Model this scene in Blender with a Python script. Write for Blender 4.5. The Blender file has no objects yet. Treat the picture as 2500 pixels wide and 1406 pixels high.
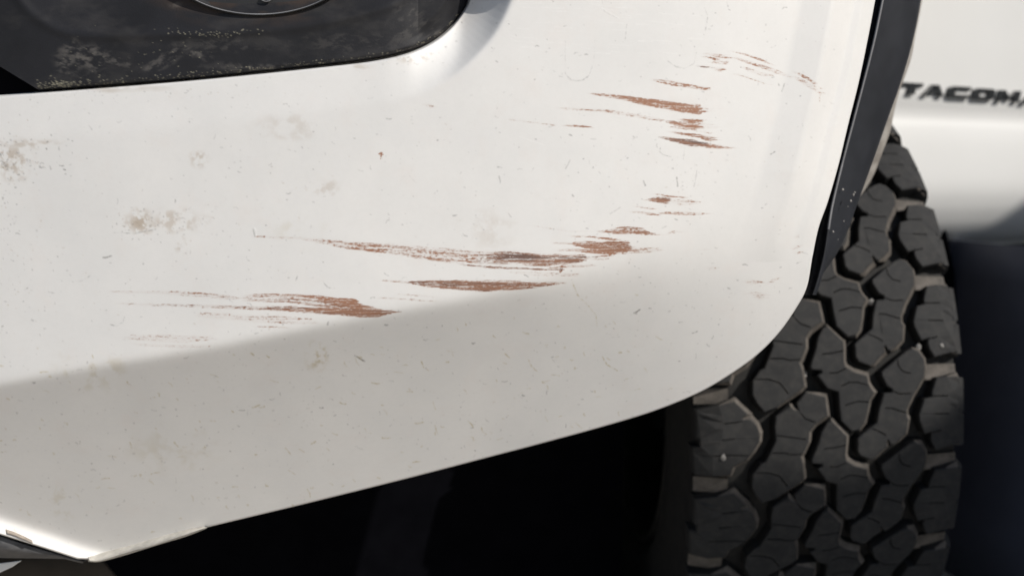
import bpy, bmesh, math, random
import numpy as np
from mathutils import Vector, Matrix

# ------------------------------------------------------------------ camera, sky, sun, exposure
F = 2400.0                       # focal length in photograph pixels (photo 2500 px wide)
PITCH = math.radians(-6.0)
CAM_Z = 0.647
scene = bpy.context.scene
COL = scene.collection
cam_data = bpy.data.cameras.new("camera")
cam_data.sensor_width = 36.0
cam_data.lens = 36.0 * F / 2500.0
cam_data.clip_start = 0.02
cam_data.clip_end = 3000
cam_data.dof.use_dof = True
cam_data.dof.focus_distance = 0.64
cam_data.dof.aperture_fstop = 6.2
cam = bpy.data.objects.new("camera", cam_data)
cam.location = (0, 0, CAM_Z)
cam.rotation_euler = (math.radians(90) + PITCH, 0, 0)
COL.objects.link(cam)
scene.camera = cam

SUN = Vector((0.66, -0.45, 0.60)).normalized()
world = bpy.data.worlds.new("World")
scene.world = world
world.use_nodes = True
wn = world.node_tree
sky = wn.nodes.new("ShaderNodeTexSky")
sky.sky_type = 'NISHITA'
sky.sun_disc = False
sky.sun_elevation = math.asin(SUN.z)
sky.sun_rotation = math.atan2(SUN.x, SUN.y)
bg = wn.nodes["Background"]
bg.inputs[1].default_value = 0.08
wn.links.new(sky.outputs[0], bg.inputs[0])
sun_data = bpy.data.lights.new("sun", 'SUN')
sun_data.energy = 3.7
sun_data.angle = math.radians(0.53)
sun_data.color = (1.0, 0.955, 0.89)
sun = bpy.data.objects.new("sun", sun_data)
sun.rotation_euler = SUN.to_track_quat('Z', 'Y').to_euler()
sun.location = (2, -2, 4)
COL.objects.link(sun)
scene.view_settings.view_transform = 'Standard'
scene.view_settings.look = 'None'
scene.view_settings.exposure = -0.01
scene.view_settings.gamma = 1.0

# ------------------------------------------------------------------ helpers
CP, SP = math.cos(PITCH), math.sin(PITCH)

def ray(px, py):
    """direction (scaled so that its world y is 1) through a photograph pixel"""
    a = (np.asarray(px, float) - 1250.0) / F
    u = (703.0 - np.asarray(py, float)) / F
    y = CP - u * SP
    z = SP + u * CP
    return a / y, z / y

def W(px, py, Y):
    rx, rz = ray(px, py)
    return np.stack([rx * Y, np.broadcast_to(np.asarray(Y, float), np.shape(rx)) + 0 * rx, CAM_Z + rz * Y], -1)

def mesh_obj(name, verts, faces, mat, parent=None, smooth=False):
    me = bpy.data.meshes.new(name)
    me.from_pydata([tuple(map(float, v)) for v in verts], [], [tuple(map(int, f)) for f in faces])
    me.materials.append(mat)
    if smooth:
        me.polygons.foreach_set("use_smooth", [True] * len(me.polygons))
    me.update()
    o = bpy.data.objects.new(name, me)
    COL.objects.link(o)
    if parent:
        o.parent = parent
    return o

def grid_obj(name, P, mat, parent=None, smooth=True, extra=None, extra_q=None):
    """P: array rows x cols x 3 -> fast grid mesh; extra vertices and quads may follow"""
    h, w = P.shape[:2]
    idx = np.arange(h * w).reshape(h, w)
    q = np.stack([idx[:-1, :-1], idx[1:, :-1], idx[1:, 1:], idx[:-1, 1:]], -1).reshape(-1, 4)
    co = P.reshape(-1, 3)
    if extra is not None:
        co = np.vstack([co, extra.reshape(-1, 3)]); q = np.vstack([q, extra_q])
    me = bpy.data.meshes.new(name)
    me.vertices.add(len(co))
    me.vertices.foreach_set("co", co.reshape(-1).astype(np.float32))
    me.loops.add(q.size)
    me.loops.foreach_set("vertex_index", q.reshape(-1).astype(np.int32))
    me.polygons.add(len(q))
    me.polygons.foreach_set("loop_start", (np.arange(len(q)) * 4).astype(np.int32))
    me.polygons.foreach_set("loop_total", np.full(len(q), 4, np.int32))
    me.polygons.foreach_set("use_smooth", np.full(len(q), smooth))
    me.update(calc_edges=True)
    me.materials.append(mat)
    o = bpy.data.objects.new(name, me)
    COL.objects.link(o)
    if parent:
        o.parent = parent
    return o

def color_attr(o, name, R, G, B):
    n = len(o.data.vertices)
    at = o.data.attributes.new(name, 'FLOAT_COLOR', 'POINT')
    c = np.ones((n, 4), np.float32)
    c[:, 0] = R.reshape(-1); c[:, 1] = G.reshape(-1); c[:, 2] = B.reshape(-1)
    at.data.foreach_set("color", c.reshape(-1))

def solid(o, t, off=-1.0):
    m = o.modifiers.new("thickness", 'SOLIDIFY')
    m.thickness = t
    m.offset = off
    return o

def bevel(o, w, seg=2):
    m = o.modifiers.new("edge", 'BEVEL')
    m.width = w; m.segments = seg; m.limit_method = 'ANGLE'
    return o

def fbm(x, y, seed, oct=4):
    v = 0; a = .5; tot = 0
    for k in range(oct):
        c, s_ = math.cos(.7 + 1.1 * k), math.sin(.7 + 1.1 * k)
        X = (x * c - y * s_) * 2 ** k; Y = (x * s_ + y * c) * 2 ** k
        v = v + a * vnoise(X + 13.7 * k, Y + 5.1 * k, seed + 31 * k); tot += a; a *= .62
    return v / tot

def sstep(a, b, x):
    t = np.clip((x - a) / (b - a), 0, 1)
    return t * t * (3 - 2 * t)

def vnoise(x, y, seed):
    r = np.random.RandomState(seed).rand(256, 256)
    xi = np.floor(x).astype(int); yi = np.floor(y).astype(int)
    fx = x - xi; fy = y - yi
    fx = fx * fx * (3 - 2 * fx); fy = fy * fy * (3 - 2 * fy)
    a = r[yi & 255, xi & 255]; b = r[yi & 255, (xi + 1) & 255]
    c = r[(yi + 1) & 255, xi & 255]; d = r[(yi + 1) & 255, (xi + 1) & 255]
    return (a * (1 - fx) + b * fx) * (1 - fy) + (c * (1 - fx) + d * fx) * fy

_si = {}
def sinterp(x, xs, ys, blur=60):
    """np.interp with the corners rounded off"""
    key = (tuple(xs), tuple(ys), blur)
    if key not in _si:
        X = np.linspace(xs[0] - 400, xs[-1] + 400, 4001)
        Yv = np.interp(X, xs, ys)
        n = max(1, int(blur / (X[1] - X[0])))
        k = np.hanning(2 * n + 3); k /= k.sum()
        Yp = np.pad(Yv, n + 1, mode='edge')
        _si[key] = (X, np.convolve(Yp, k, 'valid'))
    X, Yv = _si[key]
    return np.interp(x, X, Yv)

def softplus(q, w):
    z = q / w
    return w * np.where(z > 30, z, np.log1p(np.exp(np.minimum(z, 30))))

def poly_dist(px, py, pts):
    """unsigned distance to an open polyline"""
    best = np.full(px.shape, 1e9)
    for (x0, y0), (x1, y1) in zip(pts[:-1], pts[1:]):
        dx, dy = x1 - x0, y1 - y0
        t = np.clip(((px - x0) * dx + (py - y0) * dy) / (dx * dx + dy * dy), 0, 1)
        best = np.minimum(best, np.hypot(px - x0 - t * dx, py - y0 - t * dy))
    return best

def spline(pts, n=12):
    """Catmull-Rom through points"""
    P = np.array(pts, float)
    P = np.vstack([2 * P[0] - P[1], P, 2 * P[-1] - P[-2]])
    out = []
    for i in range(1, len(P) - 2):
        t = np.linspace(0, 1, n, endpoint=False)[:, None]
        p0, p1, p2, p3 = P[i - 1], P[i], P[i + 1], P[i + 2]
        out.append(.5 * (2 * p1 + (p2 - p0) * t + (2 * p0 - 5 * p1 + 4 * p2 - p3) * t ** 2 + (3 * p1 - p0 - 3 * p2 + p3) * t ** 3))
    out.append(P[-2:-1])
    return np.vstack(out)

# ------------------------------------------------------------------ materials
def new_mat(name):
    m = bpy.data.materials.new(name)
    m.use_nodes = True
    return m, m.node_tree, m.node_tree.nodes["Principled BSDF"]

def N(nt, kind, **kw):
    n = nt.nodes.new(kind)
    for k, v in kw.items():
        setattr(n, k, v)
    return n

def mixc(nt, fac, a, b, blend='MIX'):
    n = nt.nodes.new("ShaderNodeMix")
    n.data_type = 'RGBA'; n.blend_type = blend
    for sock, v in ((n.inputs[0], fac), (n.inputs[6], a), (n.inputs[7], b)):
        if isinstance(v, (int, float)):
            sock.default_value = v
        elif isinstance(v, (tuple, list)):
            sock.default_value = (*v, 1)
        else:
            nt.links.new(v, sock)
    return n.outputs[2]

def math_n(nt, op, a, b=0.0, c=None):
    n = nt.nodes.new("ShaderNodeMath"); n.operation = op
    for i, v in enumerate((a, b) if c is None else (a, b, c)):
        if isinstance(v, (int, float)):
            n.inputs[i].default_value = v
        else:
            nt.links.new(v, n.inputs[i])
    return n.outputs[0]

def noise_n(nt, scale, detail=3, rough=.55, vec=None):
    n = nt.nodes.new("ShaderNodeTexNoise")
    n.inputs["Scale"].default_value = scale
    n.inputs["Detail"].default_value = detail
    n.inputs["Roughness"].default_value = rough
    if vec is None:
        tc = nt.nodes.new("ShaderNodeTexCoord")
        vec = tc.outputs["Object"]
    nt.links.new(vec, n.inputs["Vector"])
    return n.outputs["Fac"]

def ramp(nt, fac, lo, hi):
    n = nt.nodes.new("ShaderNodeMapRange")
    n.inputs[1].default_value = lo; n.inputs[2].default_value = hi
    nt.links.new(fac, n.inputs[0])
    return n.outputs[0]

def bump_n(nt, h, strength, dist, bsdf):
    b = nt.nodes.new("ShaderNodeBump")
    b.inputs["Strength"].default_value = strength
    b.inputs["Distance"].default_value = dist
    nt.links.new(h, b.inputs["Height"])
    nt.links.new(b.outputs[0], bsdf.inputs["Normal"])

def simple_mat(name, col, rough=.5, var=.25, scale=60, bump=0.0, bscale=800, metal=0.0, spec=.5, col2=None):
    m, nt, b = new_mat(name)
    n = noise_n(nt, scale, 5)
    c2 = col2 or tuple(c * (1 - var) for c in col)
    nt.links.new(mixc(nt, ramp(nt, n, .35, .65), col, c2), b.inputs["Base Color"])
    b.inputs["Roughness"].default_value = rough
    b.inputs["Metallic"].default_value = metal
    b.inputs["Specular IOR Level"].default_value = spec
    if bump:
        bump_n(nt, noise_n(nt, bscale, 3), bump, .0006, b)
    return m

def paint_mat():
    m, nt, b = new_mat("bumper_paint")
    a1 = N(nt, "ShaderNodeAttribute", attribute_name="marks")
    a2 = N(nt, "ShaderNodeAttribute", attribute_name="marks_fine")
    s1 = N(nt, "ShaderNodeSeparateColor"); nt.links.new(a1.outputs["Color"], s1.inputs[0])
    s2 = N(nt, "ShaderNodeSeparateColor"); nt.links.new(a2.outputs["Color"], s2.inputs[0])
    mott = noise_n(nt, 16, 5, .6)
    fine = noise_n(nt, 300, 4, .7)
    base = mixc(nt, ramp(nt, mott, .35, .7), (.815, .80, .775), (.765, .755, .735))
    base = mixc(nt, math_n(nt, 'MULTIPLY', ramp(nt, fine, .45, .8), .10), base, (.60, .58, .55))
    blotch = noise_n(nt, 42, 4, .6)
    base = mixc(nt, math_n(nt, 'MULTIPLY', ramp(nt, blotch, .54, .74), .09), base, (.74, .60, .52))
    base = mixc(nt, s1.outputs[2], base, (.42, .32, .22))                         # tan dirt
    base = mixc(nt, s2.outputs[0], base, (.47, .38, .19))                         # pale green-yellow marks
    mp = N(nt, "ShaderNodeMapping"); tcx = N(nt, "ShaderNodeTexCoord")
    mp.inputs["Rotation"].default_value = (0, math.radians(3.5), 0)
    mp.inputs["Scale"].default_value = (60, 60, 1500)
    nt.links.new(tcx.outputs["Object"], mp.inputs["Vector"])
    n_an = noise_n(nt, 1.0, 4, .6, mp.outputs[0])
    mp2 = N(nt, "ShaderNodeMapping"); mp2.inputs["Scale"].default_value = (420, 420, 1100)
    nt.links.new(tcx.outputs["Object"], mp2.inputs["Vector"])
    n_is = noise_n(nt, 1.0, 3, .7, mp2.outputs[0])
    cov = math_n(nt, 'ADD', math_n(nt, 'MULTIPLY', s1.outputs[0], 1.0), math_n(nt, 'MULTIPLY', math_n(nt, 'SUBTRACT', n_an, .5), 2.0))
    cov = math_n(nt, 'ADD', cov, math_n(nt, 'MULTIPLY', math_n(nt, 'SUBTRACT', n_is, .5), 1.7))
    cov = ramp(nt, cov, .20, .84)
    cov = math_n(nt, 'MULTIPLY', cov, ramp(nt, s1.outputs[0], .04, .16))
    cov = math_n(nt, 'MAXIMUM', math_n(nt, 'MULTIPLY', cov, .93), math_n(nt, 'MULTIPLY', s1.outputs[0], .42))
    deepf = math_n(nt, 'ADD', s2.outputs[2], math_n(nt, 'MULTIPLY', math_n(nt, 'SUBTRACT', n_an, .52), 1.3))
    scol = mixc(nt, ramp(nt, deepf, 0, 1), (.33, .142, .068), (.10, .040, .024))
    base = mixc(nt, cov, base, scol)                                    # brown scuffs
    base = mixc(nt, s1.outputs[1], base, (.10, .085, .08))                        # dark specks
    base = mixc(nt, s2.outputs[1], base, (.90, .89, .87))                         # white scratches
    nt.links.new(base, b.inputs["Base Color"])
    r = math_n(nt, 'ADD', math_n(nt, 'MULTIPLY', s1.outputs[0], .2), .34)
    r = math_n(nt, 'ADD', r, math_n(nt, 'MULTIPLY', mott, .14))
    nt.links.new(r, b.inputs["Roughness"])
    b.inputs["Specular IOR Level"].default_value = .42
    h = math_n(nt, 'ADD', math_n(nt, 'MULTIPLY', fine, .5), math_n(nt, 'MULTIPLY', noise_n(nt, 900, 2), .3))
    h = math_n(nt, 'SUBTRACT', h, math_n(nt, 'MULTIPLY', s1.outputs[1], 1.2))
    h = math_n(nt, 'SUBTRACT', h, math_n(nt, 'MULTIPLY', s1.outputs[0], .6))
    bump_n(nt, h, .22, .00035, b)
    return m

def bezel_mat():
    m, nt, b = new_mat("bezel_plastic")
    a1 = N(nt, "ShaderNodeAttribute", attribute_name="dust")
    s1 = N(nt, "ShaderNodeSeparateColor"); nt.links.new(a1.outputs["Color"], s1.inputs[0])
    n = noise_n(nt, 30, 5, .6)
    base = mixc(nt, ramp(nt, n, .3, .7), (.013, .013, .015), (.020, .020, .0235))
    base = mixc(nt, s1.outputs[0], base, (.19, .175, .16))
    base = mixc(nt, s1.outputs[2], base, (.075, .05, .035))
    base = mixc(nt, math_n(nt, 'MULTIPLY', s1.outputs[1], .62), base, (.44, .41, .30))
    nt.links.new(base, b.inputs["Base Color"])
    b.inputs["Roughness"].default_value = .62
    b.inputs["Specular IOR Level"].default_value = .3
    v = N(nt, "ShaderNodeTexVoronoi"); v.inputs["Scale"].default_value = 900
    tc = N(nt, "ShaderNodeTexCoord"); nt.links.new(tc.outputs["Object"], v.inputs["Vector"])
    h = math_n(nt, 'ADD', v.outputs["Distance"], math_n(nt, 'MULTIPLY', noise_n(nt, 500, 4), .8))
    bump_n(nt, h, .14, .0003, b)
    return m

M_PAINT = paint_mat()
M_BEZEL = bezel_mat()
M_WHITE = simple_mat("body_white_paint", (.80, .795, .775), .28, .03, 5)
M_FLARE = simple_mat("flare_plastic", (.034, .036, .042), .45, .25, 40, .15, 700)
M_TRIM = simple_mat("black_trim", (.014, .015, .017), .45, .3, 60, .2, 700)
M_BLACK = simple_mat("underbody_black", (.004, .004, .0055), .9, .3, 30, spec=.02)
M_SHADE_SHEET = simple_mat("shade_sheet_navy", (.085, .09, .118), .6, .2, 10, spec=.3)  # navy tone painted for the shade beside and under the truck
M_LETTER = simple_mat("badge_dark_chrome", (.045, .048, .05), .3, .2, 40, metal=.3)
M_LENS = simple_mat("fog_lamp_plastic", (.030, .030, .031), .55, .3, 25, .15, 500)
M_VAL = simple_mat("valance_plastic", (.045, .047, .052), .5, .3, 90, .8, 350, col2=(.10, .10, .105))
M_DAM = simple_mat("air_dam_plastic", (.035, .030, .025), .8, .3, 50, spec=.2)
M_DUSTY = simple_mat("dusty_primer", (.38, .33, .28), .8, .3, 200)
M_EDGE = simple_mat("dusty_fender_edge", (.46, .43, .39), .6, .4, 60, col2=(.24, .215, .19))
M_EDGE_LIGHT = simple_mat("edge_highlight_grey", (.30, .30, .31), .4, .3, 60)  # pale grey that paints the highlight on thin edges
M_LIP = simple_mat("unpainted_lip", (.60, .57, .51), .6, .25, 120, .3, 400)
M_STONE = simple_mat("pale_pebble", (.45, .43, .40), .8, .4, 300)

def rubber(name, c1, c2, dust, damt):
    m, nt, b = new_mat(name)
    n = noise_n(nt, 45, 5, .6)
    base = mixc(nt, ramp(nt, n, .3, .7), c1, c2)
    n2 = noise_n(nt, 130, 4, .7)
    base = mixc(nt, math_n(nt, 'MULTIPLY', ramp(nt, n2, .45, .8), damt), base, dust)
    nt.links.new(base, b.inputs["Base Color"])
    b.inputs["Roughness"].default_value = .75
    b.inputs["Specular IOR Level"].default_value = .3
    bump_n(nt, noise_n(nt, 700, 3), .35, .0005, b)
    return m
M_RUB = rubber("tyre_rubber", (.023, .023, .0235), (.032, .032, .032), (.085, .078, .07), .35)
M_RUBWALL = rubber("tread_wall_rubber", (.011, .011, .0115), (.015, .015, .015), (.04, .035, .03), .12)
M_GROOVE = rubber("sunlit_dusty_ledge", (.135, .118, .102), (.06, .054, .048), (.22, .195, .17), .5)  # dust plus the pale tone of sun on ledges that face it
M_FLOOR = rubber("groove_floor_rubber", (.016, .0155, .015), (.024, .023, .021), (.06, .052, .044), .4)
M_RUBSIDE = rubber("tyre_sidewall_rubber", (.020, .020, .021), (.028, .027, .026), (.06, .055, .05), .4)

def ground_mat():
    m, nt, b = new_mat("concrete_ground")
    n = noise_n(nt, 1.3, 6); n2 = noise_n(nt, 60, 5, .7)
    base = mixc(nt, ramp(nt, n, .3, .7), (.56, .515, .455), (.48, .44, .39))
    base = mixc(nt, math_n(nt, 'MULTIPLY', ramp(nt, n2, .4, .7), .4), base, (.29, .265, .23))
    nt.links.new(base, b.inputs["Base Color"])
    b.inputs["Roughness"].default_value = .9
    bump_n(nt, n2, .5, .004, b)
    return m
M_GROUND = ground_mat()

# ------------------------------------------------------------------ ground
g = mesh_obj("ground", [(-600, -600, 0), (600, -600, 0), (600, 600, 0), (-600, 600, 0)], [(0, 1, 2, 3)], M_GROUND)
g["kind"] = "structure"; g["label"] = "pale concrete ground under the pickup"

truck = bpy.data.objects.new("pickup_truck", None)
COL.objects.link(truck)
truck.location = (0, 0, 0)
truck["label"] = "white pickup truck with brown scuffed front bumper corner and knobbly black tyre"
truck["category"] = "pickup truck"

# ------------------------------------------------------------------ bumper
EDGE = spline([(2178, -260), (2160, -140), (2134, 0), (2117, 90), (2094, 200), (2069, 300), (2045, 400), (2019, 490), (1996, 555), (1981, 625),
               (1967, 700), (1941, 751), (1898, 812), (1843, 867), (1776, 915), (1703, 957), (1600, 999), (1480, 1036), (1330, 1077),
               (1200, 1111), (1000, 1163), (750, 1225), (500, 1285), (360, 1322), (262, 1350), (236, 1362)], 16)
F_LINE = [(-300, 372), (0, 345), (300, 324), (600, 294), (900, 254), (1000, 235), (1060, 212), (1110, 182), (1170, 128), (1215, 70), (1248, 0), (1262, -60), (1272, -260)]
E_LINE = [(-300, 262), (0, 235), (200, 220), (500, 195), (800, 164), (920, 149), (1000, 130), (1055, 105), (1098, 72), (1130, 32), (1146, 0), (1158, -60), (1165, -260)]
F_S = spline(F_LINE, 4); E_S = spline(E_LINE, 4)

def inside_of(px, py, line):
    """above/left of a line that runs left->right then up: row-wise x limit and column-wise y limit"""
    L = np.array(line)
    ly = np.interp(px, L[:, 0], L[:, 1])
    o = np.argsort(L[:, 1])
    lx = np.interp(py, L[o, 1], L[o, 0])
    return (py < ly) & (px < np.maximum(lx, L[:, 0].min()) + 1e-6) | (py < ly) & (px < 1000)

K = .00026
_xs = np.linspace(-700, 2500, 3201)
_a = sinterp(_xs, [-700, 0, 600, 1200, 1600, 1800, 1950, 2150, 2500], [-9, -5, 0, 5, 11, 16, 22, 26, 28])
_A = np.cumsum(np.tan(np.radians(_a))) * K
_A -= np.interp(800, _xs, _A)
CREASE = spline([(-300, 1000), (0, 938), (250, 893), (500, 852), (700, 812), (950, 764), (1150, 728), (1400, 676), (1600, 640), (1800, 610), (2000, 590), (2200, 570)], 8)

# flange next to the wheel arch: slope change by distance from the edge
_es = np.linspace(0, 400, 401)
_ea = np.interp(_es, [0, 20, 26, 30, 43, 49, 55, 90, 100, 108, 172, 192, 400],
                [22, 22, 4, -14, -16, 8, 32, 30, -4, -17, -15, 0, 0])
_EA = np.cumsum(np.tan(np.radians(_ea))) * K
_EA = _EA.max() * 0 + (np.interp(400, _es, _EA) - _EA)      # 0 far from the edge, grows towards it

def resample(pts, n):
    P = np.array(pts, float); d = np.r_[0, np.cumsum(np.hypot(*np.diff(P, axis=0).T))]
    t = np.linspace(0, d[-1], n)
    return np.stack([np.interp(t, d, P[:, 0]), np.interp(t, d, P[:, 1])], 1)

def coons(top, bot, left, right, nu, nv):
    """patch in the photograph plane between four outlines, even cells"""
    T, B = resample(top, nu), resample(bot, nu); L_, R_ = resample(left, nv), resample(right, nv)
    u = np.linspace(0, 1, nu)[None, :, None]; v = np.linspace(0, 1, nv)[:, None, None]
    P = (1 - v) * T[None] + v * B[None] + (1 - u) * L_[:, None] + u * R_[:, None] \
        - ((1 - u) * (1 - v) * T[0] + u * (1 - v) * T[-1] + (1 - u) * v * B[0] + u * v * B[-1])
    return P[..., 0], P[..., 1]

def rim(PX, PY, offs):
    """rolled edge along bottom row (left->right) and right column (bottom->top): list of (outward px, depth add)"""
    h, w = PX.shape
    idx = np.arange(h * w).reshape(h, w)
    path = np.r_[idx[-1, :], idx[:-1, -1][::-1]]
    x = PX.reshape(-1)[path]; y = PY.reshape(-1)[path]
    tx, ty = np.gradient(x), np.gradient(y); nl = np.hypot(tx, ty) + 1e-9
    nx, ny = -ty / nl, tx / nl                      # outward: down for the bottom row, right for the right side
    ex = np.array([x + nx * o for o, d in offs]); ey = np.array([y + ny * o for o, d in offs])
    n = len(path); q = []
    prev = path
    for k in range(len(offs)):
        cur = h * w + k * n + np.arange(n)
        q.append(np.stack([prev[:-1], cur[:-1], cur[1:], prev[1:]], 1)); prev = cur
    return path, ex, ey, np.vstack(q)

def bumper_depth(px, py, recess=True, cham=1.0):
    Y = .615 + np.interp(px, _xs, _A)
    Y = Y + (py - 500) * K * np.tan(np.radians(-1.5))
    yc = np.interp(px, CREASE[:, 0], CREASE[:, 1])
    q = py - yc
    wid = sinterp(px, [0, 700, 1300, 1600, 1900], [6, 7, 10, 40, 85], 150)
    til = sinterp(px, [0, 600, 1200, 1500, 1700, 1950, 2150], [38, 39, 38.5, 34, 28.5, 22, 16], 150)
    Y = Y + np.tan(np.radians(til)) * K * softplus(q, wid)
    # lower lip kicks out again
    ql = py - np.interp(px, [-300, 0, 100, 230, 300, 600], [1172, 1264, 1296, 1340, 1366, 1480])
    Y = Y - 1.18 * K * softplus(ql, 6)
    # flange
    ex = np.interp(py, EDGE[:, 1], EDGE[:, 0]) - px
    amp = np.interp(py, [-200, 100, 420, 640], [1, 1, .75, 0])
    Y = Y + amp * np.interp(np.clip(ex, 0, 400), _es, _EA) * 1.05
    # dents and slight waviness
    Y = Y + .0006 * (vnoise(px / 260., py / 220., 3) - .5) + .00012 * (vnoise(px / 60., py / 50., 4) - .5)
    # sloping surround of the fog lamp
    m = px < 1330
    if m.any():
        X, Yp = px[m], py[m]
        dF = poly_dist(X, Yp, F_S)
        L = np.array(F_S)
        inF = inside_of(X, Yp, F_S)
        sd = np.where(inF, dF, -dF)
        th = sinterp(X, [-300, 950, 1000, 1060, 1120, 1200, 1300], [5, 5, 9, 27, 50, 56, 56], 30)
        wd = sinterp(X, [0, 700, 1000, 1150], [9, 7, 4, 3])
        d = np.tan(np.radians(th)) * K * softplus(np.minimum(sd, 130), wd)
        if cham < 1: d = d * cham
        if recess:
            dE = poly_dist(X, Yp, E_S)
            inE = inside_of(X, Yp, E_S)
            sE = np.where(inE, dE, -dE)
            d = d + .016 * sstep(-2.5, 5, sE)
        Y = Y.copy()
        Y[m] += d
    return Y

# maps of the marks, drawn on a regular raster in the plane of the bumper, then carried to the vertices
RX0, RY0, RST = -300, -280, 1.5
RWd, RHt = int(2500 / RST) + 10, int(1700 / RST) + 10
maps = {k: np.zeros((RHt, RWd), np.float32) for k in ("scuff", "dark", "tan", "green", "white", "deep")}
GX, GY = np.meshgrid(RX0 + RST * np.arange(RWd), RY0 + RST * np.arange(RHt))

def box(x0, x1, y0, y1):
    i0 = max(0, int((y0 - RY0) / RST)); i1 = min(RHt, int((y1 - RY0) / RST) + 2)
    j0 = max(0, int((x0 - RX0) / RST)); j1 = min(RWd, int((x1 - RX0) / RST) + 2)
    return slice(i0, i1), slice(j0, j1)

_sd = [10]
def streak(pts, key="scuff", deep=None, grain=1.0, dots=0.5):
    """pts: (x, y, half width, density)"""
    P = np.array(pts, float)
    pad = P[:, 2].max() + 8
    s = box(P[0, 0] - 12, P[-1, 0] + 12, P[:, 1].min() - pad, P[:, 1].max() + pad)
    x, y = GX[s], GY[s]
    _sd[0] += 7
    sd = _sd[0]
    ys = np.interp(x, P[:, 0], P[:, 1]); hw = np.interp(x, P[:, 0], P[:, 2]); de = np.interp(x, P[:, 0], P[:, 3])
    ends = sstep(P[0, 0] - 12, P[0, 0] + 18, x + 26 * (vnoise(y / 3.2, x / 300, sd + 3) - .5)) * (1 - sstep(P[-1, 0] - 12, P[-1, 0] + 6, x + 44 * (vnoise(y / 3.2, x / 300, sd + 4) - .5)))
    dy = y - ys
    t = np.abs(dy) / np.maximum(hw, .8) + .35 * (vnoise(x / 34, dy / 3, sd) - .5)
    core = 1 - sstep(.78, 1.15, t)
    g = .50 * vnoise(x / 120, dy / 2.3 + 60, sd + 1) + .28 * vnoise(x / 16, dy / 2.2 + 60, sd + 2) + .22 * dots * 2 * vnoise(x / 5, y / 3.2, sd + 5)
    thr = .515 + (de - .5) * .58
    v = core * ends * sstep(-.07, .07, thr - g + .02) * np.clip(.56 + .6 * de, 0, 1) * (.78 + .22 * vnoise(x / 50, dy / 4 + 20, sd + 8)) * (1 - .5 * sstep(.62, .8, vnoise(x / 60, dy / 1.9 + 90, sd + 9)))
    halo = .13 * (1 - sstep(.8, 2.2, np.abs(dy) / np.maximum(hw, 3))) * ends * de * vnoise(x / 40, dy / 4 + 9, sd + 10)
    v = np.maximum(.62 * v + .38 * core * ends * np.clip(de, 0, 1) ** .8, halo)
    maps[key][s] = np.maximum(maps[key][s], v.astype(np.float32))
    if deep:
        dp = deep * core * (.35 + .65 * sstep(.35, .75, vnoise(x / 90, dy / 3.2 + 40, sd + 6)))
        maps["deep"][s] = np.maximum(maps["deep"][s], dp.astype(np.float32))

def stroke(pts, wid, val, key="dark", brk=.5):
    P = np.array(pts, float)
    pad = wid + 4
    s = box(P[:, 0].min() - pad, P[:, 0].max() + pad, P[:, 1].min() - pad, P[:, 1].max() + pad)
    x, y = GX[s], GY[s]
    if x.size == 0:
        return
    d = poly_dist(x, y, P)
    _sd[0] += 3
    wv = wid * (.25 + 1.1 * vnoise(x / 9, y / 9, (_sd[0] + 5) % 997))
    v = val * (1 - sstep(wv * .4, wv * .4 + 1.5, d + 1.2 * (vnoise(x / 5, y / 5, (_sd[0] + 9) % 997) - .5))) * (1 - brk * sstep(.35, .6, vnoise(x / 4, y / 4, _sd[0] % 997))) * (1 - .6 * brk * sstep(.4, .7, vnoise(x / 17, y / 17, (_sd[0] + 2) % 997)))
    maps[key][s] = np.maximum(maps[key][s], v.astype(np.float32))

def patch(cx, cy, rx, ry, val, key="tan", seed=1, sc=9., thr=.4, stretch=1.0):
    s = box(cx - rx * 1.3, cx + rx * 1.3, cy - ry * 1.3, cy + ry * 1.3)
    x, y = GX[s], GY[s]
    r = np.hypot((x - cx) / rx, (y - cy) / ry) + .5 * (vnoise(x / 30, y / 22, seed) - .5)
    n = fbm(x / (sc * 2 * stretch), y / (sc * 2), seed + 1)
    v = val * (1 - sstep(.3, 1.1, r)) * sstep(thr - .02, thr + .24, n)
    maps[key][s] = np.maximum(maps[key][s], v.astype(np.float32))

# long scuffs
streak([(610, 577, 2, .3), (735, 582, 3, .42), (800, 592, 6, .55), (860, 600, 10, .66), (950, 608, 13, .56), (1050, 620, 15, .58), (1150, 628, 17, .6), (1215, 630, 17, .8)], dots=1)
streak([(1180, 630, 15, .6), (1240, 630, 15, .9), (1340, 635, 15, 1.0), (1400, 634, 12, 1), (1428, 630, 8, .8), (1446, 628, 3, .3)], deep=.9, dots=.6)
streak([(1120, 646, 1.5, .6), (1190, 652, 2.2, .95), (1300, 657, 2.2, .95), (1365, 659, 1.6, .9)], deep=.6)
streak([(1250, 665, 3, .3), (1330, 670, 6, .36), (1410, 672, 4, .3)], dots=1)
streak([(1340, 654, 1.5, .5), (1420, 650, 4, .5), (1460, 647, 3, .3)])
streak([(920, 685, 1.5, .3), (960, 687, 2, .45), (1000, 690, 3, .6), (1020, 691, 5, .8)], dots=1)
streak([(1010, 690, 4, .85), (1040, 692, 8, .95), (1100, 696, 11, 1), (1180, 698, 13, 1), (1240, 698, 12, .95), (1300, 696, 8, .9), (1372, 691, 1.5, .8)], deep=.55)
streak([(1075, 688, 2, .9), (1100, 689, 3.5, 1), (1145, 691, 2.5, .9)], deep=1)
streak([(930, 727, 1.4, .5), (1040, 734, 1.4, .55), (1085, 737, 1, .4)])
streak([(970, 718, 1, .4), (1030, 722, 1.2, .45), (1075, 726, 1, .3)])
streak([(270, 712, 3, .25), (402, 714, 4, .36), (490, 720, 6, .5), (573, 727, 5, .42)], dots=1)
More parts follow.
